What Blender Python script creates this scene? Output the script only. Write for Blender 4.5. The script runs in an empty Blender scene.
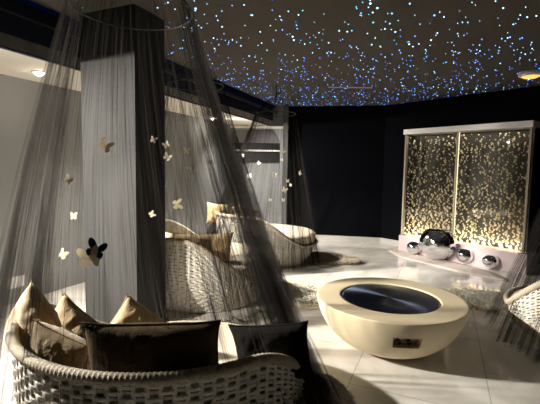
import bpy, bmesh, math, random
from mathutils import Vector, Matrix, noise
from math import sin, cos, pi, radians as rad, atan2, sqrt
random.seed(7)
scn = bpy.context.scene
C = scn.collection
CAM = Vector((0, 0, 1.5))

# ------------------------------------------------------------ helpers
def nmat(name):
    m = bpy.data.materials.new(name); m.use_nodes = True
    nt = m.node_tree
    for n in list(nt.nodes):
        if n.type != 'OUTPUT_MATERIAL': nt.nodes.remove(n)
    return m, nt, [n for n in nt.nodes if n.type == 'OUTPUT_MATERIAL'][0]

def bsdf(nt, **kw):
    b = nt.nodes.new('ShaderNodeBsdfPrincipled')
    for k, v in kw.items():
        b.inputs[k.replace('_', ' ')].default_value = v
    return b

def simple(name, col, rough=.6, metal=0, var=0, scale=8, bump=0, bscale=60, spec=.5, **kw):
    m, nt, out = nmat(name)
    b = bsdf(nt, Base_Color=(*col, 1), Roughness=rough, Metallic=metal)
    b.inputs['Specular IOR Level'].default_value = spec
    for k, v in kw.items(): b.inputs[k.replace('_', ' ')].default_value = v
    tc = nt.nodes.new('ShaderNodeTexCoord')
    if var:
        n = nt.nodes.new('ShaderNodeTexNoise'); n.inputs['Scale'].default_value = scale; n.inputs['Detail'].default_value = 5
        nt.links.new(tc.outputs['Object'], n.inputs['Vector'])
        r = nt.nodes.new('ShaderNodeMix'); r.data_type = 'RGBA'
        r.inputs[6].default_value = (*[c*(1-var) for c in col], 1); r.inputs[7].default_value = (*[min(1, c*(1+var)) for c in col], 1)
        nt.links.new(n.outputs['Fac'], r.inputs[0]); nt.links.new(r.outputs[2], b.inputs['Base Color'])
    if bump:
        n2 = nt.nodes.new('ShaderNodeTexNoise'); n2.inputs['Scale'].default_value = bscale; n2.inputs['Detail'].default_value = 4
        nt.links.new(tc.outputs['Object'], n2.inputs['Vector'])
        bp = nt.nodes.new('ShaderNodeBump'); bp.inputs['Strength'].default_value = bump; bp.inputs['Distance'].default_value = .01
        nt.links.new(n2.outputs['Fac'], bp.inputs['Height']); nt.links.new(bp.outputs['Normal'], b.inputs['Normal'])
    nt.links.new(b.outputs[0], out.inputs[0])
    return m

def emis(name, col, s):
    m, nt, out = nmat(name)
    e = nt.nodes.new('ShaderNodeEmission'); e.inputs[0].default_value = (*col, 1); e.inputs[1].default_value = s
    nt.links.new(e.outputs[0], out.inputs[0]); return m

def mesh(name, verts, faces, m=None, parent=None, smooth=True, uv=None):
    me = bpy.data.meshes.new(name); me.from_pydata([tuple(v) for v in verts], [], faces)
    if uv:
        l = me.uv_layers.new(name='UVMap')
        for i, lp in enumerate(me.loops): l.data[i].uv = uv[lp.vertex_index]
    me.validate(); me.update()
    if smooth: me.shade_smooth()
    o = bpy.data.objects.new(name, me); C.objects.link(o)
    if m: me.materials.append(m)
    if parent: o.parent = parent
    return o

def frombm(name, bm, m=None, parent=None, smooth=False):
    me = bpy.data.meshes.new(name); bm.to_mesh(me); bm.free()
    if smooth: me.shade_smooth()
    o = bpy.data.objects.new(name, me); C.objects.link(o)
    if m: me.materials.append(m)
    if parent: o.parent = parent
    return o

def bm_box(bm, c, s, rot=None, bev=0):
    M = Matrix.Translation(c) @ ((rot or Matrix.Identity(3)).to_4x4()) @ Matrix.Diagonal((*s, 1))
    r = bmesh.ops.create_cube(bm, size=1, matrix=M)
    if bev:
        es = list({e for v in r['verts'] for e in v.link_edges})
        bmesh.ops.bevel(bm, geom=es, offset=bev, segments=2, affect='EDGES', profile=.7)

def box(name, c, s, m, parent=None, rz=0, bev=0):
    bm = bmesh.new(); bm_box(bm, c, s, Matrix.Rotation(rz, 3, 'Z'), bev)
    return frombm(name, bm, m, parent)

def tube(pts, r, n=8, closed=False):
    """verts, faces of a tube along pts; r number or list"""
    P = [Vector(p) for p in pts]; N = len(P); vs = []; fs = []
    for i, p in enumerate(P):
        a = P[(i-1) % N] if (closed or i > 0) else P[i]
        b = P[(i+1) % N] if (closed or i < N-1) else P[i]
        t = (b-a).normalized()
        up = Vector((0, 0, 1)) if abs(t.z) < .95 else Vector((1, 0, 0))
        x = t.cross(up).normalized(); y = x.cross(t)
        rr = r[i] if isinstance(r, (list, tuple)) else r
        for k in range(n):
            a_ = 2*pi*k/n; vs.append(p + x*cos(a_)*rr + y*sin(a_)*rr)
    for i in range(N if closed else N-1):
        j = (i+1) % N
        for k in range(n):
            fs.append((i*n+k, i*n+(k+1) % n, j*n+(k+1) % n, j*n+k))
    if not closed:
        fs.append(tuple(range(n))); fs.append(tuple((N-1)*n+k for k in reversed(range(n))))
    return vs, fs

def lathe(prof, seg=64):
    vs = []; fs = []
    n = len(prof)
    for i in range(seg):
        a = 2*pi*i/seg
        for r, z in prof: vs.append((r*cos(a), r*sin(a), z))
    for i in range(seg):
        j = (i+1) % seg
        for k in range(n-1): fs.append((i*n+k, j*n+k, j*n+k+1, i*n+k+1))
    return vs, fs

def struct(o): o['kind'] = 'structure'; return o
def tag(o, label, cat, group=None, kind=None):
    o['label'] = label; o['category'] = cat
    if group: o['group'] = group
    if kind: o['kind'] = kind
    return o
def thing(name, loc, label, cat, rz=0, group=None):
    o = bpy.data.objects.new(name, None); C.objects.link(o); o.empty_display_size = .1
    o.location = loc; o.rotation_euler = (0, 0, rz)
    return tag(o, label, cat, group)
def copytree(o, parent=None):
    c = o.copy(); C.objects.link(c); c.parent = parent
    for ch in list(o.children): copytree(ch, c)
    return c

# ------------------------------------------------------------ camera
PITCH, ROLL = math.atan(33/400), rad(1.0)
cd = bpy.data.cameras.new('camera'); cam = bpy.data.objects.new('camera', cd); C.objects.link(cam)
cd.sensor_width = 36; cd.lens = 400/540*36; cd.clip_start = .05
Rm = Matrix.Rotation(pi/2-PITCH, 3, 'X') @ Matrix.Rotation(ROLL, 3, 'Z')
cam.matrix_world = Matrix.Translation(CAM) @ Rm.to_4x4()
scn.camera = cam
def ray(x, y): return Rm @ Vector(((x-270)/400, (202-y)/400, -1))
def at(x, y, h=0):
    d = ray(x, y); return CAM + d*((h-CAM.z)/d.z)
def atY(x, y, Y):
    d = ray(x, y); return CAM + d*(Y/d.y)

# ------------------------------------------------------------ materials
M = {}
# floor: large cream polished tiles
def tile_mat():
    m, nt, out = nmat('cream_polished_tile')
    tc = nt.nodes.new('ShaderNodeTexCoord'); mp = nt.nodes.new('ShaderNodeMapping')
    mp.inputs['Rotation'].default_value = (0, 0, rad(23.5-90)); mp.inputs['Location'].default_value = (.28, .35, 0)
    nt.links.new(tc.outputs['Object'], mp.inputs[0])
    br = nt.nodes.new('ShaderNodeTexBrick')
    br.inputs['Scale'].default_value = 1; br.inputs['Brick Width'].default_value = 1.2; br.inputs['Row Height'].default_value = .9
    br.inputs['Mortar Size'].default_value = .004; br.inputs['Mortar Smooth'].default_value = .1
    br.inputs['Color1'].default_value = (.66, .63, .58, 1); br.inputs['Color2'].default_value = (.63, .60, .55, 1)
    br.inputs['Mortar'].default_value = (.38, .36, .32, 1)
    nt.links.new(mp.outputs[0], br.inputs[0])
    n = nt.nodes.new('ShaderNodeTexNoise'); n.inputs['Scale'].default_value = 1.6; n.inputs['Detail'].default_value = 7; n.inputs['Distortion'].default_value = 1.4
    nt.links.new(mp.outputs[0], n.inputs[0])
    cr = nt.nodes.new('ShaderNodeValToRGB'); cr.color_ramp.elements[0].position = .38; cr.color_ramp.elements[0].color = (.8, .79, .78, 1)
    cr.color_ramp.elements[1].position = .6; cr.color_ramp.elements[1].color = (1, 1, 1, 1)
    nt.links.new(n.outputs['Fac'], cr.inputs[0])
    mx = nt.nodes.new('ShaderNodeMix'); mx.data_type = 'RGBA'; mx.blend_type = 'MULTIPLY'; mx.inputs[0].default_value = 1
    nt.links.new(br.outputs['Color'], mx.inputs[6]); nt.links.new(cr.outputs[0], mx.inputs[7])
    b = bsdf(nt, Roughness=.09); nt.links.new(mx.outputs[2], b.inputs['Base Color'])
    nt.links.new(b.outputs[0], out.inputs[0]); return m
M['tile'] = tile_mat()
M['greywall'] = simple('warm_grey_plaster', (.255, .258, .262), .8, var=.06, scale=3, bump=.1)
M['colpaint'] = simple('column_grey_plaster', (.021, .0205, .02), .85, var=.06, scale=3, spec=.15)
M['blackwall'] = simple('navy_black_wall_paint', (.003, .0032, .005), .8, var=.15, scale=2, spec=.03)
M['starceil'] = simple('dark_felt_ceiling', (.092, .083, .072), .95, var=.08, scale=1.2, spec=.1)
M['lowceil'] = simple('pale_ceiling_paint', (.74, .70, .63), .8)
M['fascia'] = simple('dark_fascia_paint', (.007, .010, .024), .7, spec=.2)
M['skirt'] = simple('pale_skirting_tile', (.5, .48, .45), .35, var=.08)
M['white'] = simple('white_plastic', (.75, .73, .7), .4)
M['whitebright'] = simple('white_lacquer', (.82, .8, .78), .35)
M['pink'] = simple('pink_lit_white_lacquer', (.62, .50, .52), .4)  # white plinth, with the pink light on it put into the base colour
M['concrete'] = simple('cream_cast_concrete', (.62, .53, .36), .55, var=.05, scale=4, bump=.08, bscale=30)
M['dark'] = simple('black_plastic', (.01, .01, .012), .4)
M['blackmetal'] = simple('black_metal', (.02, .02, .022), .35, metal=.6)
M['wicker'] = simple('whitewashed_wicker', (.68, .64, .56), .6, var=.18, scale=30, bump=.25, bscale=150)
M['cord'] = simple('beige_binding_cord', (.42, .36, .27), .8, var=.2, scale=60, bump=.4, bscale=200)
M['linen'] = simple('cream_linen', (.64, .55, .43), .85, var=.08, scale=20, bump=.3, bscale=250)
M['liner'] = simple('taupe_lining_fabric', (.30, .25, .19), .9, var=.1, scale=10, bump=.3, bscale=250)
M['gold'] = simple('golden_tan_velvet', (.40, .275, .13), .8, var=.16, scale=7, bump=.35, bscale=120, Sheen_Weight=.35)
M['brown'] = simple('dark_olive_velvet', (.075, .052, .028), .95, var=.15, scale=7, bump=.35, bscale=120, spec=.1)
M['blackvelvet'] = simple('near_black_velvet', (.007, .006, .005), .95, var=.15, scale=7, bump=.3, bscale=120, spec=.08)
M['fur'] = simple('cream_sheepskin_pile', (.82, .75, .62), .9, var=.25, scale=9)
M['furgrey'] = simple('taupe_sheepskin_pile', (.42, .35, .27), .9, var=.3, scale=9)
M['furlight'] = simple('grey_beige_sheepskin_pile', (.60, .56, .50), .9, var=.25, scale=9)
M['hide'] = simple('sheepskin_hide', (.5, .42, .32), .9)
M['thinrug'] = simple('pinkish_felt_rug', (.55, .47, .42), .9, var=.15, scale=12, bump=.6, bscale=80)
M['cream_bf'] = simple('cream_butterfly_lace', (.72, .66, .48), .6, var=.3, scale=60)
M['white_bf'] = simple('white_butterfly_card', (.88, .86, .82), .55)
M['navy_bf'] = simple('navy_butterfly_lace', (.015, .02, .05), .5, var=.3, scale=60)
for k_ in ('cream_bf', 'white_bf'):       # thin card lets light through
    nt_ = M[k_].node_tree; out_ = [n for n in nt_.nodes if n.type == 'OUTPUT_MATERIAL'][0]; src = out_.inputs[0].links[0].from_socket
    tl_ = nt_.nodes.new('ShaderNodeBsdfTranslucent'); tl_.inputs[0].default_value = (.85, .80, .66, 1)
    mx_ = nt_.nodes.new('ShaderNodeMixShader'); mx_.inputs[0].default_value = .5
    nt_.links.new(src, mx_.inputs[1]); nt_.links.new(tl_.outputs[0], mx_.inputs[2]); nt_.links.new(mx_.outputs[0], out_.inputs[0])
M['cream_led'] = emis('warm_led_strip', (1, .80, .5), 2.2)
M['lampglow'] = emis('downlight_lens', (1, .90, .72), 90)
M['amber'] = emis('amber_lens', (1, .5, .12), 1.6)
M['lilac'] = emis('lilac_slot_glow', (.35, .25, .5), .5)
def brushed():
    m, nt, out = nmat('dark_brushed_steel_disc')
    b = bsdf(nt, Base_Color=(.12, .145, .22, 1), Metallic=1, Roughness=.34)  # bluish base colour stands in for the navy ceiling reflected in the disc
    b.inputs['Anisotropic'].default_value = .9
    t = nt.nodes.new('ShaderNodeTangent'); t.direction_type = 'RADIAL'; t.axis = 'Z'
    nt.links.new(t.outputs[0], b.inputs['Tangent'])
    nt.links.new(b.outputs[0], out.inputs[0]); return m
M['brushed'] = brushed()
def chrome():
    m, nt, out = nmat('rippled_mirror_chrome')
    b = bsdf(nt, Base_Color=(.82, .85, .9, 1), Metallic=1, Roughness=.05)
    tc = nt.nodes.new('ShaderNodeTexCoord')
    n = nt.nodes.new('ShaderNodeTexNoise'); n.inputs['Scale'].default_value = 6; n.inputs['Detail'].default_value = 3
    nt.links.new(tc.outputs['Object'], n.inputs[0])
    bp = nt.nodes.new('ShaderNodeBump'); bp.inputs['Strength'].default_value = .35; bp.inputs['Distance'].default_value = .05
    nt.links.new(n.outputs['Fac'], bp.inputs['Height']); nt.links.new(bp.outputs[0], b.inputs['Normal'])
    nt.links.new(b.outputs[0], out.inputs[0]); return m
M['chrome'] = chrome()
def glass():
    m, nt, out = nmat('clear_tank_glass')
    t = nt.nodes.new('ShaderNodeBsdfTransparent'); t.inputs[0].default_value = (.93, .93, .9, 1)
    g = nt.nodes.new('ShaderNodeBsdfGlossy'); g.inputs['Roughness'].default_value = .02
    fr = nt.nodes.new('ShaderNodeFresnel'); fr.inputs[0].default_value = 1.45
    mx = nt.nodes.new('ShaderNodeMixShader')
    nt.links.new(fr.outputs[0], mx.inputs[0]); nt.links.new(t.outputs[0], mx.inputs[1]); nt.links.new(g.outputs[0], mx.inputs[2])
    nt.links.new(mx.outputs[0], out.inputs[0]); return m
M['glass'] = glass()
def bubble():
    m, nt, out = nmat('bubble_surface')
    b = bsdf(nt, Base_Color=(.95, .90, .78, 1), Roughness=.15)
    b.inputs['Transmission Weight'].default_value = .0
    tr = nt.nodes.new('ShaderNodeBsdfTranslucent'); tr.inputs[0].default_value = (1, .88, .62, 1)
    mx = nt.nodes.new('ShaderNodeMixShader'); mx.inputs[0].default_value = .45
    nt.links.new(b.outputs[0], mx.inputs[1]); nt.links.new(tr.outputs[0], mx.inputs[2])
    nt.links.new(mx.outputs[0], out.inputs[0]); return m
M['bubble'] = bubble()
def tulle(name, lo, hi, col):
    """sheer net: woven density varies thread by thread round the canopy (UV.x)"""
    m, nt, out = nmat(name)
    uv = nt.nodes.new('ShaderNodeTexCoord')
    mp = nt.nodes.new('ShaderNodeMapping'); mp.inputs['Scale'].default_value = (520, .8, 1)
    nt.links.new(uv.outputs['UV'], mp.inputs[0])
    n = nt.nodes.new('ShaderNodeTexNoise'); n.inputs['Scale'].default_value = 1; n.inputs['Detail'].default_value = 4; n.inputs['Roughness'].default_value = .7
    nt.links.new(mp.outputs[0], n.inputs[0])
    mr = nt.nodes.new('ShaderNodeMapRange'); mr.inputs[1].default_value = .50; mr.inputs[2].default_value = .66
    mr.inputs[3].default_value = lo; mr.inputs[4].default_value = hi
    nt.links.new(n.outputs['Fac'], mr.inputs[0])
    ga = nt.nodes.new('ShaderNodeAttribute'); ga.attribute_name = 'gather'
    mg = nt.nodes.new('ShaderNodeMath'); mg.operation = 'MULTIPLY_ADD'; mg.inputs[1].default_value = .2; mg.inputs[2].default_value = 1
    nt.links.new(ga.outputs['Fac'], mg.inputs[0])
    mm_ = nt.nodes.new('ShaderNodeMath'); mm_.operation = 'MULTIPLY'
    nt.links.new(mr.outputs[0], mm_.inputs[0]); nt.links.new(mg.outputs[0], mm_.inputs[1])
    mp2 = nt.nodes.new('ShaderNodeMapping'); mp2.inputs['Scale'].default_value = (42, .5, 1)
    nt.links.new(uv.outputs['UV'], mp2.inputs[0])
    nb = nt.nodes.new('ShaderNodeTexNoise'); nb.inputs['Scale'].default_value = 1; nb.inputs['Detail'].default_value = 3
    nt.links.new(mp2.outputs[0], nb.inputs[0])
    mb = nt.nodes.new('ShaderNodeMapRange'); mb.inputs[1].default_value = .40; mb.inputs[2].default_value = .62
    mb.inputs[3].default_value = .30; mb.inputs[4].default_value = 1.55
    nt.links.new(nb.outputs['Fac'], mb.inputs[0])
    mk = nt.nodes.new('ShaderNodeMath'); mk.operation = 'MULTIPLY'
    nt.links.new(mm_.outputs[0], mk.inputs[0]); nt.links.new(mb.outputs[0], mk.inputs[1]); mm_ = mk
    # cloth seen edge-on is denser (fibre optical depth), a surface property of sheer weave
    lw = nt.nodes.new('ShaderNodeLayerWeight'); lw.inputs[0].default_value = .35
    ma = nt.nodes.new('ShaderNodeMath'); ma.operation = 'MULTIPLY_ADD'; ma.inputs[1].default_value = .16; ma.use_clamp = True
    nt.links.new(lw.outputs['Facing'], ma.inputs[0]); nt.links.new(mm_.outputs[0], ma.inputs[2])
    t = nt.nodes.new('ShaderNodeBsdfTransparent')
    d = nt.nodes.new('ShaderNodeBsdfDiffuse'); d.inputs[0].default_value = (*col, 1)
    tl = nt.nodes.new('ShaderNodeBsdfTranslucent'); tl.inputs[0].default_value = (*col, 1)
    m2 = nt.nodes.new('ShaderNodeMixShader'); m2.inputs[0].default_value = .5
    nt.links.new(d.outputs[0], m2.inputs[1]); nt.links.new(tl.outputs[0], m2.inputs[2])
    mx = nt.nodes.new('ShaderNodeMixShader')
    nt.links.new(ma.outputs[0], mx.inputs[0]); nt.links.new(t.outputs[0], mx.inputs[1]); nt.links.new(m2.outputs[0], mx.inputs[2])
    nt.links.new(mx.outputs[0], out.inputs[0]); return m
M['tulle'] = tulle('black_tulle', .02, .55, (.024, .022, .020))
M['thread'] = simple('grey_hem_thread', (.08, .075, .07), .8)

# ------------------------------------------------------------ room shell
U = Vector((.3975, .9176, 0)).normalized()        # direction of the left wall and the tile joints
W0 = Vector((-2.81, 4.08, 0)); 
def wl(y): return W0 + U*((y-W0.y)/U.y)
HC, HL = 2.83, 2.42
def quadwall(name, a, b, h0, h1, m, t=.12, side=1):
    """upright wall slab from a to b, thickness outwards (to the right of a->b times side)"""
    a = Vector(a); b = Vector(b); d = (b-a).normalized(); n = Vector((d.y, -d.x, 0))*side*t
    vs = []
    for z in (h0, h1):
        for p in (a, b, b+n, a+n): vs.append((p.x, p.y, z))
    fs = [(0, 1, 2, 3), (7, 6, 5, 4), (0, 4, 5, 1), (1, 5, 6, 2), (2, 6, 7, 3), (3, 7, 4, 0)]
    o = mesh(name, vs, fs, m, smooth=False)
    bm = bmesh.new(); bm.from_mesh(o.data); bmesh.ops.recalc_face_normals(bm, faces=bm.faces); bm.to_mesh(o.data); bm.free()
    return struct(o)

fl = mesh('floor', [(-6, -2.2, 0), (6.4, -2.2, 0), (6.4, 10, 0), (-6, 10, 0), (-6, -2.2, -.1), (6.4, -2.2, -.1), (6.4, 10, -.1), (-6, 10, -.1)],
          [(0, 1, 2, 3), (7, 6, 5, 4), (0, 4, 5, 1), (1, 5, 6, 2), (2, 6, 7, 3), (3, 7, 4, 0)], M['tile'], smooth=False); struct(fl)
YB = 8.62
WL0, WL1 = wl(-2.0), wl(YB)
WLM = wl(3.75)
quadwall('wall_left', WL1, WLM, 0, 3.0, M['greywall'])
WO = Vector((-5.4, WLM.y, 0)); WL0 = Vector((-5.4, -2, 0))
quadwall('wall_near_left', WLM, WO, 0, 3.0, M['greywall'])
quadwall('wall_side', WO, WL0, 0, 3.0, M['greywall'])
BK = Vector((.36, YB, 0)); CR = Vector((2.33, 8.28, 0)); D = Vector((.637, -.771, 0)).normalized()
SR = CR + D*4.6
quadwall('wall_back', BK, CR, 0, 3.0, M['blackwall'], side=-1)
quadwall('wall_right', CR, SR, 0, 3.0, M['blackwall'], side=-1)
quadwall('wall_far_right', SR, Vector((SR.x, -2, 0)), 0, 3.0, M['blackwall'], side=-1)
quadwall('wall_front', Vector((SR.x, -2, 0)), WL0, 0, 3.0, M['greywall'], side=-1)
# low ceiling strip along the left wall, its fascia and the starry ceiling
E0 = Vector((-2.11, 3.18, 0)); UE = Vector((.366, .93, 0)).normalized()
def el(y): return E0 + UE*((y-E0.y)/UE.y)
A, B = el(-2.0), el(YB+1.0)
def slab(name, pts, z0, z1, m):
    n = len(pts); vs = [(p[0], p[1], z0) for p in pts] + [(p[0], p[1], z1) for p in pts]
    fs = [tuple(range(n))[::-1], tuple(range(n, 2*n))] + [(i, (i+1) % n, (i+1) % n+n, i+n) for i in range(n)]
    return struct(mesh(name, vs, fs, m, smooth=False))
WL2 = wl(YB+1.0)
slab('ceiling_low', [WL0, A, B, WL2, WLM, WO], HL, HL+.1, M['lowceil'])
slab('ceiling', [(-6, -2.2), (6.4, -2.2), (6.4, 10), (-6, 10)], HC, HC+.1, M['starceil'])
fa = quadwall('trim_1', A, B, HL-.01, HC, M['fascia'], t=.05, side=-1)
M['blueled'] = emis('blue_cove_led', (.02, .07, .40), .02)
tv_ = A+Vector((.052, 0, 0)); tw_ = B+Vector((.052, 0, 0))
quadwall('trim_7', tv_, tw_, HC-.035, HC-.005, M['blueled'], t=.012, side=1)
quadwall('trim_2', A+Vector((.05, 0, 0)), B+Vector((.05, 0, 0)), HC-.16, HC-.12, M['blackmetal'], t=.05, side=1)
# alcove end on the left of the back wall: header, chamfered opening, recess with dark slot and white rail
XL = WL1.x
def poly_wall(name, outer, hole, y, t, m):
    """upright wall at y with an octagonal/rect hole; points are (x,z)"""
    bm = bmesh.new()
    n = len(outer); assert len(hole) == n
    fo = [bm.verts.new((x, y, z)) for x, z in outer]; fi = [bm.verts.new((x, y, z)) for x, z in hole]
    bo = [bm.verts.new((x, y+t, z)) for x, z in outer]; bi = [bm.verts.new((x, y+t, z)) for x, z in hole]
    for i in range(n):
        j = (i+1) % n
        bm.faces.new((fo[i], fo[j], fi[j], fi[i])); bm.faces.new((bo[i], bi[i], bi[j], bo[j]))
        bm.faces.new((fi[i], fi[j], bi[j], bi[i])); bm.faces.new((fo[i], bo[i], bo[j], fo[j]))
    bmesh.ops.recalc_face_normals(bm, faces=bm.faces)
    return struct(frombm(name, bm, m))
y0 = YB
xa, xb = XL-.3, .36
ha, hb, ht = -.93, .20, 2.36
outer = [(xa, 0), (xb, 0), (xb, 2.1), (xb, HC), (xb-.15, HC), (ha+.15, HC), (xa, HC), (xa, 2.1)]
hole = [(ha, .02), (hb, .02), (hb, 1.98), (hb-.0, 2.1), (hb-.16, ht), (ha+.16, ht), (ha, 2.25), (ha, 2.1)]
poly_wall('wall_back_left', outer, hole, y0, .35, M['greywall'])
quadwall('wall_alcove', Vector((xa, y0+.36, 0)), Vector((xb, y0+.36, 0)), 0, HC, M['greywall'], side=-1)
tr = box('trim_3', ((ha+hb)/2, y0+.33, 1.86), (hb-ha, .05, .42), M['dark']); struct(tr)
tr = box('trim_4', ((ha+hb)/2, y0+.27, 1.90), (hb-ha-.02, .06, .035), M['whitebright']); struct(tr)
tr = box('trim_5', ((xa+xb)/2, y0-.03, HL-.04), (xb-xa, .06, .05), M['lowceil']); struct(tr)
tr = box('trim_6', (.30, y0-.12, HC/2), (.10, .24, HC), simple('grey_jamb_paint', (.10, .10, .10), .8)); struct(tr)
# skirting
def skirting(name, a, b, off=.0):
    o = quadwall(name, a, b, 0, .11, M['skirt'], t=.015, side=1); return o
skirting('baseboard_back', BK, CR); skirting('baseboard_right', CR, SR)
# column between the first two daybeds
UR = U; near = atY(137, 300, 3.4); near.z = 0
def hit_col(px, dirv):
    best = None
    for i in range(1, 900):
        p = near + dirv*(i*.001)
        v = Rm.transposed() @ (Vector((p.x, p.y, .5))-CAM); x = 270+400*v.x/-v.z
        if best is None or abs(x-px) < best[0]: best = (abs(x-px), p)
    return best[1]
c1 = hit_col(165.5, UR); c2 = hit_col(85, Vector((-UR.y, UR.x, 0))); c3 = c1 + (c2-near)
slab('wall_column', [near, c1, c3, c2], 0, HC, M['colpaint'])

# socket plate on the left wall
def wallpoint(px, py):
    d = ray(px, py); n = Vector((U.y, -U.x, 0)); t = (W0-CAM).dot(n)/d.dot(n); return CAM + d*t
sp = wallpoint(15, 282)
aw = atan2(U.y, U.x)
so = thing('wall_socket', (sp.x, sp.y, sp.z), 'white double wall socket low on the grey left wall', 'socket', aw)
box('cover_plate', (0, -.012, 0), (.19, .012, .12), M['whitebright'], so, bev=.003)
for dx in (-.035, .035): box('socket_insert', (dx, -.020, 0), (.045, .005, .05), M['white'], so, bev=.001)

# ------------------------------------------------------------ star lights in the ceiling
starm = [emis('star_pale_blue', (.36, .66, 1), 4.5), emis('star_blue', (.10, .34, 1), 4.5), emis('star_cyan', (.12, .55, .9), 4.5), emis('star_deep_blue', (.06, .14, .8), 4.5)]
def ico(r, sub=1):
    bm = bmesh.new(); bmesh.ops.create_icosphere(bm, subdivisions=sub, radius=r); return bm
star_me = []
for i, mm in enumerate(starm):
    bm = ico(1); me = bpy.data.meshes.new('star_light'); bm.to_mesh(me); bm.free(); me.materials.append(mm); star_me.append(me)
pts = []
nrm = Vector((UE.y, -UE.x, 0))
nD = Vector((-D.y, D.x, 0)).normalized()
tries = 0
while len(pts) < 1150 and tries < 20000:
    tries += 1
    p = Vector((random.uniform(-2.5, 4.9), random.uniform(2.9, 8.5), HC))
    if (p-E0).dot(nrm) < .1: continue
    if p.y > YB-.1 and p.x < .36: continue
    q = p-CR; out = D.x*q.y - D.y*q.x
    if out > -.06: continue
    if p.y > BK.y + (CR.y-BK.y)*((p.x-BK.x)/(CR.x-BK.x)) - .05: continue
    # denser towards the far side
    if random.random() > .50 + .09*(p.y-3): continue
    v = Rm.transposed() @ (p-CAM); x = 270+400*v.x/-v.z; yy = 202-400*v.y/-v.z
    if not (-15 < x < 560 and -12 < yy): continue
    if x < 150 and random.random() > .35: continue
    pts.append((p.y, p))
pts.sort(key=lambda a: a[0])
big = pts[:300]; rest = pts[300:]
def star_r(): return .0035 + .0045*random.random()**2 + (.004 if random.random() < .05 else 0)
for y, p in big:
    k = random.choices([0, 1, 2], [5, 3, 2])[0]
    o = bpy.data.objects.new('star_light', star_me[k]); C.objects.link(o); o.location = (p.x, p.y, p.z-.002)
    r = star_r()*.9; o.scale = (r, r, r)
    tag(o, 'tiny glowing blue-white star point set in the nearer part of the dark ceiling', 'star light', 'larger star lights in the near ceiling')
bm = bmesh.new(); idx = []
for y, p in rest:
    r = star_r()*.9
    n0 = len(bm.faces)
    bmesh.ops.create_icosphere(bm, subdivisions=1, radius=r, matrix=Matrix.Translation((p.x, p.y, p.z-.002)))
    bm.faces.ensure_lookup_table(); k = random.choices([0, 1, 2, 3], [2, 5, 2, 5])[0]
    for f in bm.faces[n0:]: f.material_index = k
o = frombm('star_lights', bm); [o.data.materials.append(mm) for mm in starm]
tag(o, 'dense field of smaller blue star points across the far end of the dark ceiling', 'star lights', kind='stuff')

# ------------------------------------------------------------ downlights and other ceiling fittings
def downlight(loc, label, r=.045):
    t = thing('downlight', loc, label, 'ceiling light', group=None)
    vs, fs = lathe([(r, 0), (r+.022, 0), (r+.022, -.008), (r+.004, -.012), (r, -.004), (r-.004, .0)], 32); mesh('trim_ring', vs, fs, M['whitebright'], t)
    vs, fs = lathe([(0.0001, -.038), (r*.4, -.035), (r*.75, -.022), (r-.004, -.001)], 24); mesh('lens', vs, fs, M['lampglow'], t)
    return t
DL1 = at(39, 72, HL); DL2 = at(213, 119, HL-.02)
DL2 = Vector((min(DL2.x, el(DL2.y).x-.12), DL2.y, HL))
downlight(DL1, 'bright round downlight in the pale low ceiling at far left')
downlight(DL2, 'small bright downlight in the low ceiling strip behind the second net canopy', .06)
sd = atY(527, 73, 5.0); 
def spot(name, loc, target, power, col, size, blend, rad_):
    l = bpy.data.lights.new(name, 'SPOT'); l.energy = power; l.color = col; l.spot_size = rad(size); l.spot_blend = blend; l.shadow_soft_size = rad_
    o = bpy.data.objects.new(name, l); C.objects.link(o); o.location = loc
    o.rotation_euler = (Vector(target)-Vector(loc)).to_track_quat('-Z', 'Y').to_euler(); return o
WARM = (1, .94, .84)
KEY = Vector((-4.3, 2.75, HL-.03))
spot('spot_key', KEY, (1.3, 3.3, .0), 6800, WARM, 66, .85, .12)
spot('spot_two', Vector((-1.62, 5.6, HL-.03)), (-.1, 6.3, .3), 1200, WARM, 80, .6, .03)
spot('spot_three', DL2+Vector((0, 0, -.05)), (1.0, 7.8, .2), 450, WARM, 130, .8, .03)
spot('spot_four', DL1+Vector((0, 0, -.05)), (-.7, 4.5, 0), 520, WARM, 110, 1, .03)
spot('spot_added_fill', Vector((-3.12, 1.0, HL-.03)), (-.35, 4.0, .45), 1500, WARM, 27, .6, .04)  # added unseen lamp, brightens the near side of the middle daybed

sm = thing('ceiling_lamp', at(531, 72, HC), 'small white ceiling fitting with amber underside at the right edge', 'ceiling light')
vs, fs = lathe([(0.0001, 0), (.14, 0), (.15, -.02), (.14, -.05), (.11, -.06)], 36); mesh('housing', vs, fs, M['white'], sm)
vs, fs = lathe([(.11, -.058), (.07, -.078), (.0001, -.085)], 36); mesh('diffuser', vs, fs, M['amber'], sm)
p1, p2 = at(328, 87, HC), at(372, 87.5, HC)
o = box('light_slot', ((p1.x+p2.x)/2, (p1.y+p2.y)/2, HC-.004), ((p2-p1).length, .03, .01), M['lilac'], rz=atan2(p2.y-p1.y, p2.x-p1.x))
tag(o, 'thin lilac glowing slot across the starry ceiling', 'slot light')

# ------------------------------------------------------------ bubble wall cabinet
cA, cB = Vector((2.47, 7.45, 0)), Vector((3.775, 5.86, 0))
cw = (cB-cA).length; ang = atan2((cB-cA).y, (cB-cA).x)
cab = thing('bubble_wall', cA, 'tall glass water bubble panel glowing gold on a white plinth coloured as if lit pink', 'water feature', ang)
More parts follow.
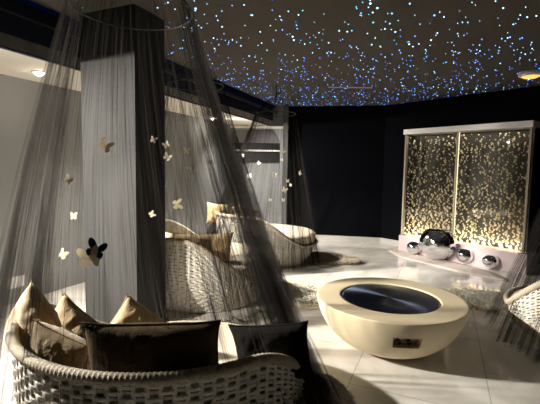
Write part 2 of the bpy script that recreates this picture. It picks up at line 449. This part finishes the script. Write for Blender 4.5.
# local x along width, +y away from the viewer
PH = .31; TT = 2.26; DP = .28
box('plinth', (cw/2+.02, DP/2+.03, PH/2), (cw+.08, DP+.12, PH), M['pink'], cab, bev=.006)
box('top_bar', (cw/2, DP/2, TT-.04), (cw+.04, DP+.06, .09), M['whitebright'], cab, bev=.004)
for x in (.015, cw-.015): box('side_post', (x, .03, (PH+TT)/2-.04), (.03, .06, TT-PH-.09), M['cord'], cab)
box('mullion', (cw*.475, .0, (PH+TT)/2-.04), (.022, .03, TT-PH-.1), M['cord'], cab)
box('back_panel', (cw/2, DP+.01, (PH+TT)/2-.04), (cw, .02, TT-PH-.09), simple('smoky_brown_backing', (.022, .02, .017), .5, var=.2, scale=4), cab)
box('side_panel', (cw+.002, DP/2+.05, (PH+TT)/2-.04), (.012, DP-.12, TT-PH-.09), M['dark'], cab)
box('side_panel', (-.002, DP/2+.05, (PH+TT)/2-.04), (.012, DP-.12, TT-PH-.09), M['dark'], cab)
bm = bmesh.new()
for xa_, xb_ in ((.03, cw*.475-.012), (cw*.475+.012, cw-.03)):
    pass
    bm_box(bm, ((xa_+xb_)/2, .015, (PH+TT)/2-.04), (xb_-xa_, .006, TT-PH-.1))
frombm('glass_pane', bm, M['glass'], cab)
box('led_strip', (cw/2, .12, PH+.008), (cw-.08, .03, .012), M['cream_led'], cab)
box('led_strip', (cw*.475+.018, .022, (PH+TT)/2-.04), (.008, .008, TT-PH-.12), M['cream_led'], cab)
bm = bmesh.new()
ncol = 29
for i in range(ncol):
    x = .06 + (cw-.12)*i/(ncol-1)
    ph = random.random()*6; z = PH+.04
    while z < TT-.14:
        s = (z-PH)/(TT-PH)
        r = random.uniform(.009, .023)*(1-.3*s)
        if random.random() < .92-.32*s:
            xx = x + .008*sin(z*14+ph) + random.uniform(-.006, .006); yy = .10+random.uniform(-.05, .08)
            Mx = Matrix.Translation((xx, yy, z)) @ Matrix.Rotation(random.uniform(-.9, .9), 4, 'Y') @ Matrix.Diagonal((r*random.uniform(.6, 1.3), r, r*random.uniform(.8, 1.9), 1))
            bmesh.ops.create_icosphere(bm, subdivisions=1, radius=1, matrix=Mx)
        z += random.uniform(.018, .036)*(1+.35*s)
o = frombm('bubbles', bm, M['bubble'], cab, smooth=True); o['kind'] = 'stuff'
al = bpy.data.lights.new('tank_light', 'AREA'); al.shape = 'RECTANGLE'; al.size = cw-.1; al.size_y = .16; al.energy = 22; al.color = (1, .90, .72)
ao = bpy.data.objects.new('tank_light', al); C.objects.link(ao); ao.parent = cab; ao.location = (cw/2, .12, PH+.02); ao.rotation_euler = (pi, 0, 0)
al = bpy.data.lights.new('tank_top_light', 'AREA'); al.shape = 'RECTANGLE'; al.size = cw-.1; al.size_y = .16; al.energy = 4; al.color = (1, .9, .72)
ao = bpy.data.objects.new('tank_top_light', al); C.objects.link(ao); ao.parent = cab; ao.location = (cw/2, .12, TT-.1)

# ------------------------------------------------------------ mirrored balls on a thin rug
def floor_under(px, py): p = at(px, py, 0); p.z = 0; return p
def blob_rug(name, cx, cy, rx, ry, rz, label, m, thick=.012, seedv=0, lumps=.12):
    n = 72; top = []; bot = []
    for i in range(n):
        a = 2*pi*i/n; k = 1+lumps*noise.noise(Vector((cos(a)*1.7+seedv, sin(a)*1.7, 0)))*2+.03*noise.noise(Vector((cos(a)*9+seedv, sin(a)*9, 3)))
        top.append((rx*k*cos(a), ry*k*sin(a)))
    vs = [(x, y, 0) for x, y in top] + [(x*.985, y*.985, thick) for x, y in top]
    for fr in (.75, .5, .25):
        vs += [(x*fr, y*fr, thick+.006*noise.noise(Vector((x*6*fr, y*6*fr, seedv)))+.002) for x, y in top]
    vs.append((0, 0, thick+.002))
    fs = [tuple(range(n))[::-1]]
    for L in range(4):
        for i in range(n):
            j = (i+1) % n; fs.append((L*n+i, L*n+j, (L+1)*n+j, (L+1)*n+i))
    for i in range(n): fs.append((4*n+i, 4*n+(i+1) % n, 5*n))
    o = mesh(name, vs, fs, m); o.location = (cx, cy, .001); o.rotation_euler = (0, 0, rz)
    return o
c = (floor_under(392, 251)+floor_under(503, 279))/2
dv = floor_under(500, 277)-floor_under(394, 251)
o = blob_rug('floor_mat', c.x, c.y-.02, dv.length/2*1.06, .27, atan2(dv.y, dv.x), '', M['thinrug'], seedv=2, lumps=.08)
tag(o, 'long thin pinkish mat on the floor beneath the row of mirrored balls', 'mat')
def ball(px, pybase, R, sq, label):
    # pybase: pixel row of the resting point
    p = floor_under(px, pybase)
    bm = bmesh.new(); bmesh.ops.create_uvsphere(bm, u_segments=48, v_segments=32, radius=R)
    for v in bm.verts:
        rr = sqrt(v.co.x**2+v.co.y**2)/R
        if sq < 1 and v.co.z > 0: v.co.z -= .12*R*math.exp(-(rr/.38)**2)
        v.co.z *= sq
        k = 1+.012*noise.noise(v.co*8/R*.3)
        v.co *= k
        v.co.z += R*sq + .016
    o = frombm('mirror_ball', bm, M['chrome'], smooth=True); o.location = (p.x, p.y, 0)
    return tag(o, label, 'mirrored ball', 'mirrored balls in front of the bubble wall')
ball(413.5, 255, .125, .98, 'leftmost small mirrored ball, just left of the large one')
ball(437, 260, .305, .92, 'large dented mirrored ball, biggest of the four by the bubble wall')
ball(464.5, 264, .135, .95, 'small mirrored ball immediately right of the large one')
ball(490, 269, .125, .9, 'rightmost mirrored ball with blue reflection, end of the row')

# ------------------------------------------------------------ fire bowl
PC = Vector((1.04, 3.36, 0))
PR, PHt = .62, .425
pit = thing('fire_bowl', PC, 'round cream concrete fire bowl table with a dark steel disc in its top', 'fire table')
prof = [(.0001, .0), (.20, 0), (.22, .008)]
for i in range(1, 25):
    t = i/24*rad(80)
    prof.append((.22+(PR-.22)*sin(t)/sin(rad(80))**1.0, .008+(PHt-.020)*((1-cos(t))/(1-cos(rad(80))))**.93))
prof += [(PR, PHt-.006), (PR-.002, PHt-.002), (PR-.006, PHt), (PR-.02, PHt), (.43, PHt), (.42, PHt), (.412, PHt-.004), (.41, PHt-.03), (.0001, PHt-.035)]
vs, fs = lathe(prof, 160)
bm = bmesh.new(); vv = [bm.verts.new(v) for v in vs]
for f in fs:
    try: bm.faces.new([vv[i] for i in f])
    except ValueError: pass
bmesh.ops.remove_doubles(bm, verts=bm.verts, dist=.0005)
bmesh.ops.recalc_face_normals(bm, faces=bm.faces)
# notch for the controls
na = rad(-93.5)
sel = []
for f in bm.faces:
    c_ = f.calc_center_median(); a = atan2(c_.y, c_.x); dr = (a-na+pi) % (2*pi)-pi
    rr = sqrt(c_.x**2+c_.y**2)
    if abs(dr) < .175 and .205 < c_.z < .305 and rr > .3: sel.append(f)
ex = bmesh.ops.extrude_face_region(bm, geom=sel)
nv = [g for g in ex['geom'] if isinstance(g, bmesh.types.BMVert)]
nfz = [g for g in ex['geom'] if isinstance(g, bmesh.types.BMFace)]
inw = Vector((-cos(na), -sin(na), 0))
bmesh.ops.translate(bm, verts=nv, vec=inw*.075)
bmesh.ops.delete(bm, geom=[f for f in sel if f.is_valid], context='FACES_ONLY')
bm.normal_update()
o = frombm('bowl', bm, M['concrete'], pit, smooth=True)
o.modifiers.new('e', 'EDGE_SPLIT').split_angle = rad(28)
vs, fs = lathe([(.0001, PHt-.006), (.2, PHt-.006), (.39, PHt-.006), (.396, PHt-.010), (.398, PHt-.02)], 96); mesh('steel_disc', vs, fs, M['brushed'], pit)
R_ = .48
for da in (-.085, .06):
    a = na+da; kn = bpy.data.objects.new
    cx, cy, cz = cos(a)*(R_), sin(a)*(R_), .23
    vs, fs = tube([(cos(a)*(R_-.03), sin(a)*(R_-.03), .25), (cos(a)*(R_+.045), sin(a)*(R_+.045), .25)], [.019, .016], 20)
    mesh('control_knob', vs, fs, M['dark'], pit)

# ------------------------------------------------------------ daybed
RB = .84
HB, HF = .79, .33
def sst(x): x = max(0, min(1, x)); return x*x*(3-2*x)
def rimh(th):      # th measured from the open front (+x)
    a = abs((th+pi) % (2*pi)-pi); return HF+(HB-HF)*sst((a-rad(58))/rad(62))
def brad(z): 
    t = min(1, z/.5); return .62+(RB-.62)*sin(t*pi/2)**.9 + .02*max(0, z-.5)
NS, NR, SUB = 96, 23, 4
def weave():
    vs = []; fs = []
    n = NS*SUB
    for r in range(NR):
        base = len(vs)
        for i in range(n):
            th = 2*pi*i/n; H_ = rimh(th)
            row = .035+(H_-.055)*(r+.5)/NR
            hh = (H_-.055)/NR*.37
            off = .007*sin(pi*i/SUB + pi*r)
            for (dz, dr) in ((-hh, 0), (-hh*.5, .004), (hh*.5, .004), (hh, 0), (hh*.5, -.004), (-hh*.5, -.004)):
                R = brad(row)+off+dr
                vs.append((R*cos(th), R*sin(th), row+dz))
        for i in range(n):
            j = (i+1) % n
            for k in range(6): fs.append((base+i*6+k, base+j*6+k, base+j*6+(k+1) % 6, base+i*6+(k+1) % 6))
    for s in range(NS):
        th = 2*pi*(s+.5)/NS - pi/NS; H_ = rimh(th); base = len(vs); L = 12; w = .0095
        for k in range(L+1):
            z = .02+(H_-.03)*k/L; R = brad(z)
            t_ = Vector((-sin(th), cos(th), 0)); rn = Vector((cos(th), sin(th), 0)); p = rn*R + Vector((0, 0, z))
            for a, b in ((-w, -.003), (w, -.003), (w, .003), (-w, .003)): vs.append(p+t_*a+rn*b)
        for k in range(L):
            for q in range(4): fs.append((base+k*4+q, base+k*4+(q+1) % 4, base+(k+1)*4+(q+1) % 4, base+(k+1)*4+q))
    return vs, fs
def daybed(loc, rz, label):
    t = thing('daybed', loc, label, 'daybed', rz, 'round woven daybeds')
    vs, fs = weave(); mesh('woven_basket', vs, fs, M['wicker'], t, smooth=False)
    # rim wrapped in cord
    n = 720; pts = []; rr = []
    for i in range(n):
        th = 2*pi*i/n; h = rimh(th); R = brad(h)+.002; pts.append((R*cos(th), R*sin(th), h)); rr.append(.024+(.004 if i % 3 else 0))
    vs, fs = tube(pts, rr, 10, True); mesh('wrapped_rim', vs, fs, M['cord'], t)
    vs, fs = tube([(.63*cos(2*pi*i/96), .63*sin(2*pi*i/96), .02) for i in range(96)], .018, 8, True); mesh('base_ring', vs, fs, M['wicker'], t)
    # lining inside the back
    n = 128; m_ = 12; vs = []; fs = []
    for i in range(n):
        th = 2*pi*i/n; H_ = rimh(th)-.012
        for k in range(m_+1):
            z = .30+(max(H_, .31)-.30)*k/m_; R = brad(z)-.022-.02*sin(pi*k/m_); vs.append((R*cos(th), R*sin(th), z))
    for i in range(n):
        j = (i+1) % n
        for k in range(m_): fs.append((i*(m_+1)+k, i*(m_+1)+k+1, j*(m_+1)+k+1, j*(m_+1)+k))
    o = mesh('lining', vs, fs, M['liner'], t); so_ = o.modifiers.new('s', 'SOLIDIFY'); so_.thickness = .012
    # round seat cushion
    prof = [(.0001, .29), (.70, .29), (.765, .30), (.785, .33), (.790, .36), (.792, .44), (.782, .475), (.75, .495), (.70, .503), (.4, .512), (.0001, .515)]
    vs, fs = lathe(prof, 96)
    vs = [Vector(v) for v in vs]
    vs = [v*(1 if v.z < .48 else 1)+Vector((0, 0, .012*noise.noise(v*4))) for v in vs]
    cu = mesh('seat_cushion', vs, fs, M['linen'], t)
    vs, fs = tube([(.786*cos(2*pi*i/128), .786*sin(2*pi*i/128), .472) for i in range(128)], .006, 6, True)
    mesh('piping', vs, fs, M['linen'], cu)
    return t
B1 = Vector((-.545, 2.27, 0)); B2 = Vector((-.74, 4.66, 0)); B3 = Vector((-.04, 6.55, 0)); B4 = Vector((2.95, 3.28, 0))
d1 = daybed(B1, rad(66), 'round woven daybed in the foreground, seen from behind, with tan and dark pillows')
for loc, rz, lab in ((B2, rad(20), 'round woven daybed in the middle of the row, behind the grey column'),
                     (B3, rad(14), 'farthest round woven daybed with bare cream cushion facing the bubble wall'),
                     (B4, rad(98), 'woven daybed cut off by the right edge under black net')):
    c_ = copytree(d1); c_.location = loc; c_.rotation_euler = (0, 0, rz); c_['label'] = lab

d1.scale = (.94, .94, .87)
for ch in list(d1.children)+list(c_.children):
    if ch.name.startswith('seat_cushion'): ch.location.z = -.14
# ------------------------------------------------------------ pillows
def pillow(loc, w, h, t, yaw, tilt, roll, m, label, seedv=0, group='velvet throw pillows', pinch=.12):
    """upright pillow: width x, height z, thickness y (local)"""
    N = 26; vs = []; fs = []
    def P(u, v, s):
        e = (1-abs(u)**2.6)*(1-abs(v)**2.6)
        y = s*t/2*max(e, 0)**.5
        x = u*w/2*(1-pinch*(1-v*v)*abs(u)**3*1.0); z = v*h/2*(1-pinch*(1-u*u)*abs(v)**3*1.0)
        c = (abs(u)*abs(v))**6*.06; x *= 1+c; z *= 1+c
        wr = .010*noise.noise(Vector((u*3+seedv, v*3, s*2)))+.006*noise.noise(Vector((u*8+seedv, v*5, s)))
        if abs(u) < 1 and abs(v) < 1:
            y += s*wr*min(1, e*3)
            # creases running in from the corners
            y -= s*.006*max(0, sin((u+v*1.3)*9+seedv))**3*min(1, e*3)
        return (x, y, z)
    for s in (1, -1):
        for i in range(N+1):
            for j in range(N+1): vs.append(P(-1+2*i/N, -1+2*j/N, s))
    o_ = (N+1)**2
    for i in range(N):
        for j in range(N):
            a = i*(N+1)+j; fs.append((a, a+1, a+N+2, a+N+1)); fs.append((o_+a, o_+a+N+1, o_+a+N+2, o_+a+1))
    bm = bmesh.new(); vv = [bm.verts.new(v) for v in vs]
    for f in fs: bm.faces.new([vv[i] for i in f])
    bmesh.ops.remove_doubles(bm, verts=bm.verts, dist=.0004)
    bmesh.ops.recalc_face_normals(bm, faces=bm.faces)
    o = frombm('throw_pillow', bm, m, smooth=True)
    o.location = loc; o.rotation_mode = 'XYZ'
    o.matrix_world = Matrix.Translation(loc) @ Matrix.Rotation(yaw, 4, 'Z') @ Matrix.Rotation(tilt, 4, 'X') @ Matrix.Rotation(roll, 4, 'Y')
    # piping around the seam
    pts = []
    for k in range(4*N):
        e, q = divmod(k, N); f = -1+2*q/N
        u, v = ((f, -1), (1, f), (-f, 1), (-1, -f))[e]; x, y, z = P(u, v, 1); pts.append((x, y, z))
    vs, fs = tube(pts, .004, 5, True); mesh('piping', vs, fs, m, o)
    return tag(o, label, 'pillow', group)
G, K = M['gold'], M['brown']
def pil_at(px, py, Y, *a, **k): return pillow(atY(px, py, Y), *a, **k)
pil_at(34, 331, 2.02, .36, .36, .17, rad(-30), rad(-2), rad(40), G, 'tan pillow at the far left end of the foreground daybed, standing on its corner', 1, pinch=.03)
pil_at(60, 357, 1.82, .31, .27, .17, rad(-18), rad(10), rad(16), G, 'small sunlit tan pillow in front, tucked inside the left rim of the foreground daybed', 2, pinch=.03)
pil_at(73, 349, 2.16, .44, .42, .17, rad(-10), rad(-8), rad(31), G, 'tan pillow between the small front pillow and the long dark one', 3, pinch=.03)
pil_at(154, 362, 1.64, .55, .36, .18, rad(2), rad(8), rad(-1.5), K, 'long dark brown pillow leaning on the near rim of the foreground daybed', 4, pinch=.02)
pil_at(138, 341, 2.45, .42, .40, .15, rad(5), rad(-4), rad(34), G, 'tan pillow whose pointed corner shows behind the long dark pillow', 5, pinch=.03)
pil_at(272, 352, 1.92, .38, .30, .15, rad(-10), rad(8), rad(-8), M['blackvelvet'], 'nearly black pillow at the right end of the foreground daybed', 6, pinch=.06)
pil_at(203, 252, 4.14, .60, .42, .17, rad(12), rad(10), rad(1), G, 'wide tan pillow lying against the back of the middle daybed', 7, pinch=.06)
pil_at(166, 246, 4.34, .36, .34, .14, rad(-40), rad(10), rad(4), G, 'tan pillow at the left of the middle daybed beside the column edge', 8, pinch=.06)
pil_at(218, 214, 6.30, .36, .34, .15, rad(-10), rad(10), rad(4), G, 'golden pillow at the left of the farthest daybed', 9, pinch=.06)
pil_at(244, 216, 6.25, .36, .36, .15, rad(20), rad(12), rad(24), G, 'golden pillow with raised corner on the right of the pair on the farthest daybed', 10, pinch=.06)

# ------------------------------------------------------------ net canopies
def butterfly_mesh(name, m):
    vs = []; fs = []
    def wing(side):
        fore = [(.0, .0), (.12, .40), (.42, .80), (.80, .98), (1.0, .84), (.97, .50), (.80, .16), (.5, -.04), (0, -.06)]
        hind = [(.0, .0), (.5, .0), (.82, -.10), (.88, -.40), (.70, -.70), (.42, -.82), (.14, -.56), (0, -.08)]
        for ol in (fore, hind):
            b = len(vs); n = len(ol)
            for dy in (.0, .035):
                for x, z in ol: vs.append((side*x*.92, -abs(x)*.25-dy, z))
            fs.append(tuple(b+i for i in range(n))); fs.append(tuple(b+n+i for i in reversed(range(n))))
            for i in range(n):
                j = (i+1) % n; fs.append((b+i, b+j, b+n+j, b+n+i))
    wing(1); wing(-1)
    tv, tf = tube([(0, -.02, -.42), (0, -.04, -.1), (0, -.05, .15), (0, -.03, .32)], [.02, .05, .06, .03], 8); b = len(vs)
    vs += tv; fs += [tuple(b+i for i in f) for f in tf]
    for s in (1, -1):
        tv, tf = tube([(0, -.03, .3), (s*.1, -.06, .5), (s*.2, -.08, .6)], .014, 5); b = len(vs); vs += tv; fs += [tuple(b+i for i in f) for f in tf]
    me = bpy.data.meshes.new(name); me.from_pydata([tuple(v) for v in vs], [], fs); me.update(); me.materials.append(m)
    return me
BF = {k: butterfly_mesh('butterfly', M[k+'_bf']) for k in ('cream', 'white', 'navy')}

class Net:
    def __init__(s, top, bot, hr, rr, rb, hb, gathers, pleats, seedv, amp=.03, p=1.25, cp=1.0):
        s.top, s.bot, s.hr, s.rr, s.rb, s.hb = Vector(top), Vector(bot), hr, rr, rb, hb
        s.g, s.n, s.seed, s.amp, s.p = gathers, pleats, seedv, amp, p; s.cp = cp
    def centre(s, z):
        t = (s.hr-z)/(s.hr-s.hb); return s.top.lerp(s.bot, max(0, t)**s.cp)
    def radius(s, z):
        t = max(0, (s.hr-z)/(s.hr-s.hb)); return s.rr+(s.rb-s.rr)*t**s.p
def build_net(N, label, hookz, bflies, ringn=64, hem=False, zoff=0):
    t = thing('net_canopy', (N.top.x, N.top.y, 0), label, 'bed canopy', group='black net canopies over the daybeds')
    o0 = Vector((N.top.x, N.top.y, 0))
    # angular warp: more cloth where it is gathered
    seg = N.n*7
    dens = []
    for i in range(720):
        a = 2*pi*i/720; d = 1.0
        for ga, gs, gw in N.g:
            q = (a-ga+pi) % (2*pi)-pi; d += gs*math.exp(-(q/gw)**2)
        dens.append(d)
    cum = [0]
    for d in dens: cum.append(cum[-1]+d)
    tot = cum[-1]; angs = []; j = 0
    for i in range(seg):
        x = tot*i/seg
        while cum[j+1] < x: j += 1
        angs.append(2*pi*(j+(x-cum[j])/(cum[j+1]-cum[j]))/720)
    rows = []
    zt = N.hr
    for k in range(8): rows.append(('c', k/8))
    for k in range(31): rows.append(('s', k/30))
    gat = [min(1, (1/(dens[int(a/(2*pi)*720) % 720])-1)*-1.25) if dens[int(a/(2*pi)*720) % 720] > 1 else 0 for a in angs]
    vs = []; uv = []; fs = []; ga_ = []
    for ri, (ty, f) in enumerate(rows):
        for i, a in enumerate(angs):
            u = i/seg
            ph = 2*pi*u*N.n
            w1 = sin(ph+2.2*noise.noise(Vector((u*23, f*1.2 if ty == 's' else 0, N.seed))))
            w2 = sin(ph*.37+3+5*noise.noise(Vector((u*9, N.seed, 1))))
            if ty == 'c':       # tent above the ring
                r = .012+(N.rr-.012)*f**.8; z = hookz-.10-(hookz-.10-N.hr)*f**1.15; am = .004*f; c = N.top
                sh = 0
            else:
                z = N.hr-(N.hr-N.hb)*f; r = N.radius(z); am = N.amp*(.12+f**.8)*(1+1.2*gat[i]); c = N.centre(z)
                sh = .05*f*noise.noise(Vector((u*14, f*1.6, N.seed+5)))
            cr = cos(a)*r; sr = sin(a)*r
            rr2 = am*(w1+.7*w2)
            p = Vector((c.x+cos(a+sh)*(r+rr2), c.y+sin(a+sh)*(r+rr2), z))
            if ty == 's' and f == 1: p.z += .02*noise.noise(Vector((u*20, 1, N.seed)))
            vs.append(p-o0); uv.append((u, (z))); ga_.append(gat[i])
    n = seg
    for r in range(len(rows)-1):
        for i in range(n): fs.append((r*n+i, r*n+(i+1) % n, (r+1)*n+(i+1) % n, (r+1)*n+i))
    # the last column wraps, keep uv seam harmless by leaving it open
    fs = [f for k, f in enumerate(fs) if k % n != n-1]
    nt_ = mesh('netting', vs, fs, M['tulle'], t, uv=uv)
    at_ = nt_.data.attributes.new('gather', 'FLOAT', 'POINT'); at_.data.foreach_set('value', ga_)
    tv, tf = tube([(N.rr*cos(2*pi*i/ringn), N.rr*sin(2*pi*i/ringn), N.hr) for i in range(ringn)], .0045, 8, True); mesh('hoop', tv, tf, M['thread'], t)
    pts = [(0, 0, hookz-.12), (0, 0, hookz-.06)]
    tv, tf = tube(pts, .012, 8); mesh('gathered_top', tv, tf, M['blackmetal'], t)
    pts = [(0, 0, HC)] + [(0, 0, hookz+.0)] + [(.036*(1-cos(q)), 0, hookz-.03-.036*sin(q)) for q in [i*pi/8 for i in range(0, 9)]] + [(.072, 0, hookz+.02)]
    tv, tf = tube(pts, .008, 8); mesh('ceiling_hook', tv, tf, M['blackmetal'], t)
    if hem:
        pts = []
        for i in range(0, n, 3):
            v = vs[(len(rows)-1)*n+i]; pts.append((v.x, v.y, v.z+.03*sin(i*.11)))
        tv, tf = tube(pts, .005, 5); mesh('hem_cord', tv, tf, M['thread'], t)
    for (px, py, size, kind, face, rolla) in bflies:
        d = ray(px, py); s = .3; prev = None; hit = None; hits = []
        while s < 12:
            p = CAM+d*s; c = N.centre(p.z); v = sqrt((p.x-c.x)**2+(p.y-c.y)**2)-N.radius(p.z)
            if p.z < N.hr and prev is not None and (prev > 0) != (v > 0): hits.append(p.copy())
            prev = v; s += .01
        if not hits:
            # nearest approach: put it on the rim of the net
            best = min(((abs(sqrt(((CAM+d*(s_*.01)).x-N.centre((CAM+d*(s_*.01)).z).x)**2+((CAM+d*(s_*.01)).y-N.centre((CAM+d*(s_*.01)).z).y)**2)-N.radius((CAM+d*(s_*.01)).z)), s_) for s_ in range(30, 1000)))
            hits = [CAM+d*(best[1]*.01)]
        h = hits[0] if face == 'f' else hits[-1]
        c = N.centre(h.z); a = atan2(h.y-c.y, h.x-c.x)
        ob = bpy.data.objects.new('butterfly', BF[kind]); C.objects.link(ob); ob.parent = t
        sgn = 1 if face == 'f' else -1
        a2 = a if face == 'f' else a+pi
        outw = Vector((cos(a), sin(a), 0))*(.012 if face == 'f' else -.012)
        ob.location = h-o0+outw
        ob.rotation_mode = 'XYZ'
        ob.matrix_basis = Matrix.Translation(h-o0+outw) @ Matrix.Rotation(a2+pi/2, 4, 'Z') @ Matrix.Rotation(rad(rolla), 4, 'Y') @ Matrix.Scale(size/2, 4)
    return t
n1 = Net((-.79, 2.33, 0), (-.54, 2.28, 0), 2.38, .33, .97, .04, [(rad(-18), 3.5, .22), (rad(172), 3.0, .14), (rad(215), 1.5, .08), (rad(20), 1.2, .3)], 100, 1, amp=.020, p=1.03, cp=2.0)
build_net(n1, 'large foreground black net canopy with butterflies draped over the nearest daybed', 2.78,
          [(107, 146, .065, 'cream', 'f', 30), (71, 180, .045, 'white', 'f', 40), (72, 216, .055, 'white', 'b', 5), (61, 254, .07, 'cream', 'b', 40),
           (154, 140, .05, 'white', 'b', 20), (152, 214, .05, 'white', 'b', 60), (92, 257, .10, 'cream', 'f', -12), (98, 249, .09, 'navy', 'f', 20),
           (167, 145, .05, 'white', 'b', -30), (168, 157, .06, 'white', 'b', 30), (176, 204, .05, 'cream', 'f', 80)])
n2 = Net((-.80, 4.30, 0), (-.74, 4.62, 0), 2.36, .29, .98, .05, [(rad(-60), 1.5, .5)], 80, 2, amp=.022, p=1.15)
build_net(n2, 'black net canopy behind the grey column, over the middle daybed', 2.74,
          [(187, 151, .08, 'white', 'f', 10), (192, 169, .08, 'white', 'f', -30), (210, 162, .06, 'white', 'f', 15), (165, 187, .06, 'white', 'f', 15)], hem=True)
n3 = Net((.07, 6.5, 0), (-.14, 6.5, 0), 2.38, .32, .95, .05, [(rad(200), 2.5, .35), (rad(-80), .8, .8)], 70, 3, amp=.028, p=1.0)
build_net(n3, 'farthest black net canopy against the black wall, dotted with white butterflies', 2.76,
          [(244, 156, .07, 'white', 'f', 10), (259, 163, .06, 'white', 'f', 40), (250, 176, .08, 'white', 'f', -10), (274, 175, .08, 'white', 'f', 15),
           (282, 160, .06, 'white', 'b', 5), (284, 151, .07, 'white', 'b', 50), (287, 181, .06, 'white', 'f', 0), (291, 185, .06, 'white', 'b', 20),
           (284, 190, .09, 'white', 'f', 25), (283, 200, .06, 'white', 'f', 0), (270, 200, .05, 'white', 'f', 10), (299, 173, .08, 'white', 'f', 60), (232, 165, .06, 'white', 'f', 60)])
n4 = Net((3.05, 3.35, 0), (3.05, 3.35, 0), 2.38, .30, 1.0, .06, [(rad(195), 2.5, .25)], 60, 4, amp=.03, p=1.15)
build_net(n4, 'black net canopy at the right edge over the cut-off daybed', 2.78, [])

# ------------------------------------------------------------ sheepskin rugs
def sheepskin(loc, rx, ry, rz, label, m, seedv, ntuft=9000, L=.085):
    t = thing('sheepskin_rug', loc, label, 'rug', rz, 'shaggy sheepskin rugs')
    n = 64; ol = []
    for i in range(n):
        a = 2*pi*i/n; k = 1+.22*noise.noise(Vector((cos(a)*1.4+seedv, sin(a)*1.4, seedv))); ol.append(k)
    vs = [(rx*ol[i]*cos(2*pi*i/n), ry*ol[i]*sin(2*pi*i/n), 0) for i in range(n)] + [(rx*.97*ol[i]*cos(2*pi*i/n), ry*.97*ol[i]*sin(2*pi*i/n), .012) for i in range(n)]
    fs = [tuple(range(n))[::-1], tuple(range(n, 2*n))]+[(i, (i+1) % n, (i+1) % n+n, i+n) for i in range(n)]
    mesh('hide', vs, fs, M['hide'], t, smooth=False).location = (0, 0, .001)
    rnd = random.Random(seedv*11+3); vs = []; fs = []
    for q in range(ntuft):
        a = rnd.uniform(0, 2*pi); r = sqrt(rnd.random()); k = ol[int(a/(2*pi)*n) % n]*.97
        x, y = rx*k*r*cos(a), ry*k*r*sin(a)
        fl_ = 3*noise.noise(Vector((x*4, y*4, seedv)))+a*.0
        fa = rnd.uniform(0, 2*pi); dx, dy = cos(fa)*.45+cos(fl_)*.2+cos(a)*.5*r**3, sin(fa)*.45+sin(fl_)*.2+sin(a)*.5*r**3
        l = L*rnd.uniform(.6, 1.15); w = .008; px, py = -dy, dx; nn = sqrt(px*px+py*py)+1e-6; px, py = px/nn*w, py/nn*w
        h1 = .008+l*.75; b = len(vs)
        vs += [(x-px, y-py, .008), (x+px, y+py, .008), (x+dx*l*.35+px, y+dy*l*.35+py, h1), (x+dx*l*.35-px, y+dy*l*.35-py, h1), (x+dx*l*.9, y+dy*l*.9, h1*rnd.uniform(.5, 1.0))]
        fs += [(b, b+1, b+2, b+3), (b+3, b+2, b+4)]
    o = mesh('pile', vs, fs, m, t); o['kind'] = 'stuff'
    return t
p = floor_under(308, 296); sheepskin((p.x-.05, p.y, 0), .38, .42, .3, 'cream sheepskin rug on the floor left of the fire bowl', M['fur'], 1)
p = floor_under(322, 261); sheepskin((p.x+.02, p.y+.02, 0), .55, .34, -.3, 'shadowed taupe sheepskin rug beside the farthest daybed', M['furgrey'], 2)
p = floor_under(478, 303); sheepskin((p.x, p.y, 0), .52, .30, -.1, 'cream sheepskin rug behind the fire bowl toward the bubble wall', M['fur'], 3)
p = floor_under(331, 396); sheepskin((p.x-.02, p.y-.04, 0), .13, .22, .2, 'greyish sheepskin rug at the bottom edge beside the foreground daybed', M['furlight'], 4, ntuft=2600, L=.06)

# ------------------------------------------------------------ colour management
scn.world = bpy.data.worlds.new('world'); scn.world.use_nodes = True
scn.world.node_tree.nodes['Background'].inputs[0].default_value = (.02, .03, .06, 1)
vs_ = scn.view_settings
scn.display_settings.display_device = 'sRGB'
vs_.view_transform = 'Standard'; vs_.look = 'None'; vs_.gamma = 1; vs_.exposure = 0; vs_.use_curve_mapping = False
scn.cycles.transparent_max_bounces = 40
